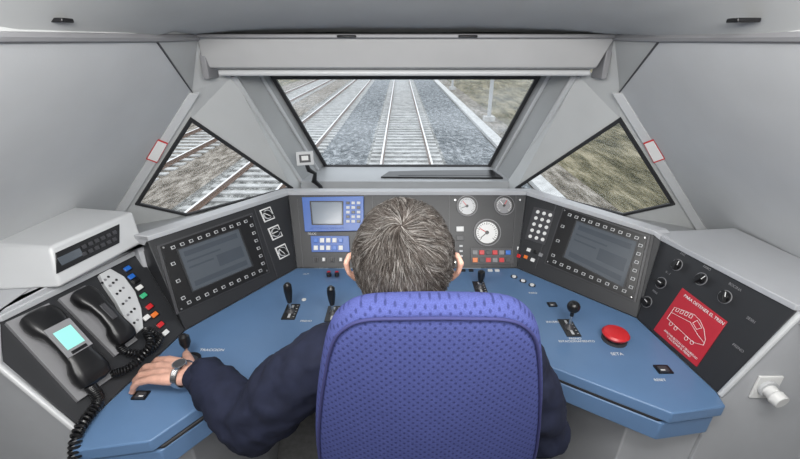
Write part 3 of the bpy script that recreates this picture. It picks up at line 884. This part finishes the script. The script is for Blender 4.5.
for j in range(NV+1):
    for i in range(NU):
        d = dirn(i, j); k = 1.02
        g[i, j] = b.bm.verts.new(HC+V((d.x*rad.x*k, d.y*rad.y*k, d.z*rad.z*k)))
for j in range(NV):
    for i in range(NU):
        if hairline(dirn(i+.5, j+.5)):
            try: b.bm.faces.new([g[i, j], g[i, j+1], g[(i+1) % NU, j+1], g[(i+1) % NU, j]])
            except Exception: pass
bmesh.ops.remove_doubles(b.bm, verts=b.bm.verts, dist=1e-5)
for v in [v for v in b.bm.verts if not v.link_faces]: b.bm.verts.remove(v)
b.done(parent=DR, sharp=179)
from mathutils import noise
curves = []
for k, m in enumerate(HM):
    c = bpy.data.curves.new('hair_strands_%d' % k, 'CURVE'); c.dimensions = '3D'; c.bevel_depth = .00055; c.bevel_resolution = 0; c.materials.append(m)
    curves.append(c)
cnt = 0
while cnt < 15000:
    d = V((random.gauss(0, 1), random.gauss(0, 1), random.gauss(0, 1))).normalized()
    if not hairline(d): continue
    cnt += 1
    clump = noise.noise_vector(d*3.5)*1.1 + noise.noise_vector(d*12)*.45
    tone = noise.noise(d*6)
    ww = (.34, .16+max(0, tone)*.7, .12+max(0, -tone)*.4, .34)
    if d.z < 0: ww = (.30, .28, .12, .32)
    w = random.choices((0, 1, 2, 3), ww)[0]
    s = curves[w].splines.new('POLY'); N = 5; s.points.add(N-1)
    Lh = random.uniform(.020, .034)*(1.1 if d.z > .2 else .7); lift = random.uniform(.004, .009)*(1+.5*noise.noise(d*6))
    p = d.copy()
    for k in range(N):
        f = k/(N-1)
        q = HC+V((p.x*rad.x, p.y*rad.y, p.z*rad.z))*1.02 + p*(lift*(1-(1-f)**1.6)*(1 if f < .8 else .85))
        s.points[k].co = (*q, 1); s.points[k].radius = 1.0-.6*f
        t = (p-crown); t = t-p*t.dot(p)
        if t.length < 1e-3: t = V((1, 0, 0))
        t.normalize(); sw = p.cross(t)*.25
        t = (t+sw+clump+V((random.uniform(-.14, .14), random.uniform(-.14, .14), random.uniform(-.14, .14)))+V((0, 0, -.2)))
        t = (t-p*t.dot(p)).normalized()
        p = (p+t*(Lh/(N-1))/.09).normalized()
for k, c in enumerate(curves):
    o = bpy.data.objects.new(c.name, c); sc.collection.objects.link(o); o.parent = DR

# ------------------------------------------------------------------ outside
GZ = -2.25
b = MB('ground_plain')
b.face([V((-120, -20, GZ-.25)), V((120, -20, GZ-.25)), V((120, 400, GZ-.25)), V((-120, 400, GZ-.25))], GRAV)
b.done()
b = MB('grass_embankment')
for x0, x1, x2, m in ((5.9, 9, 30, GRAS), (-12.6, -16, -40, GRAS)):
    b.face([V((x0, -20, GZ-.2)), V((x0, 400, GZ-.2)), V((x1, 400, GZ+.5)), V((x1, -20, GZ+.5))], m)
    b.face([V((x1, -20, GZ+.5)), V((x1, 400, GZ+.5)), V((x2, 400, GZ+2.0)), V((x2, -20, GZ+2.0))], m)
b.face([V((4.6, -20, GZ-.2)), V((4.6, 400, GZ-.2)), V((5.9, 400, GZ-.2)), V((5.9, -20, GZ-.2))], GRAV)
b.done()
b = MB('ballast_bed')
for x0, x1, m in ((-11.5, -7.2, BALW), (-7.2, -5.9, BALW), (-5.9, -3.1, BALB), (-3.1, -1.2, BALL), (-1.2, 1.65, BALB), (1.65, 3.6, BALL)):
    b.face([V((x0, -20, GZ)), V((x1, -20, GZ)), V((x1, 400, GZ)), V((x0, 400, GZ))], m)
b.face([V((-12.6, -20, GZ-.2)), V((-11.5, -20, GZ)), V((-11.5, 400, GZ)), V((-12.6, 400, GZ-.2))], BALW)
b.face([V((3.6, -20, GZ)), V((4.1, -20, GZ-.2)), V((4.1, 400, GZ-.2)), V((3.6, 400, GZ))], BALL)
b.done()
b = MB('cable_trough')
for x in (4.15,):
    b.prism([V((x, -20, GZ-.2)), V((x+.5, -20, GZ-.2)), V((x+.5, 400, GZ-.2)), V((x, 400, GZ-.2))], V((0, 0, .15)), CONC)
b.done()
def track(cx):
    b = MB('railway_track')
    for k in range(330):
        y = -6+.6*k
        b.box(Matrix.Translation((cx, y, GZ+.001)), 2.6, .26, .04, SLEE)
    for s in (-1, 1):
        x = cx+s*.87
        pf = [(-.07, .04), (.07, .04), (.07, .052), (.012, .07), (.012, .14), (.036, .15), (.036, .185), (-.036, .185), (-.036, .15), (-.012, .14), (-.012, .07), (-.07, .052)]
        b.prism([V((x+q[0], -20, GZ+q[1])) for q in pf], V((0, 400, 0)), RUST)
        b.prism([V((x-.034, -20, GZ+.185)), V((x+.034, -20, GZ+.185)), V((x+.034, 380, GZ+.185)), V((x-.034, 380, GZ+.185))], V((0, 0, .004)), RTOP)
    b.done()
track(.22); track(-4.3); track(-8.9)
for x, y in ((5.2, 24), (5.2, 42), (5.2, 60), (5.2, 84)):
    b = MB('catenary_mast')
    b.box(Matrix.Translation((x, y, GZ-.2)), .18, .18, 7.5, GALV)
    b.box(Matrix.Translation((x, y, GZ-.2)), .6, .6, .25, CONC)
    s = -1
    b.tube([V((x, y, GZ+6.5)), V((x+s*3.2, y, GZ+5.7))], .05, GALV); b.tube([V((x, y, GZ+5.2)), V((x+s*3.2, y, GZ+5.7))], .04, GALV)
    b.done()

# ------------------------------------------------------------------ light, world, camera
w = bpy.data.worlds.new('overcast_sky'); sc.world = w; w.use_nodes = True
w.node_tree.nodes['Background'].inputs[0].default_value = (.90, .94, 1.0, 1)
w.node_tree.nodes['Background'].inputs[1].default_value = 1.75
def area(name, loc, target, sx_, sy_, e, col=(1, 1, 1)):
    l = bpy.data.lights.new(name, 'AREA'); l.shape = 'RECTANGLE'; l.size = sx_; l.size_y = sy_; l.energy = e; l.color = col
    o = bpy.data.objects.new(name, l); sc.collection.objects.link(o); o.location = loc
    o.rotation_euler = (V(target)-V(loc)).to_track_quat('-Z', 'Y').to_euler()
area('cab_fill_light', (.02, -.35, 1.90), (.02, 1.1, 1.1), 1.1, .5, 18, (1, .99, .97))  # unseen fill lamp added behind the camera to brighten the cab
area('cab_fill_light', (-.36, .25, 1.80), (-.55, 1.3, .95), .5, .3, 11, (1, .99, .97))  # added fill without a fixture, lifts the left wall, dash and desk
area('cab_fill_light', (.40, .25, 1.80), (.59, 1.3, .95), .5, .3, 11, (1, .99, .97))  # matching added fill for the right-hand side
cd = bpy.data.cameras.new('camera'); co = bpy.data.objects.new('camera', cd); sc.collection.objects.link(co)
cd.sensor_width = 36; cd.lens = 18; cd.clip_start = .01; cd.clip_end = 1000
co.location = CAM; co.rotation_euler = (math.radians(90)-TH, 0, 0); sc.camera = co
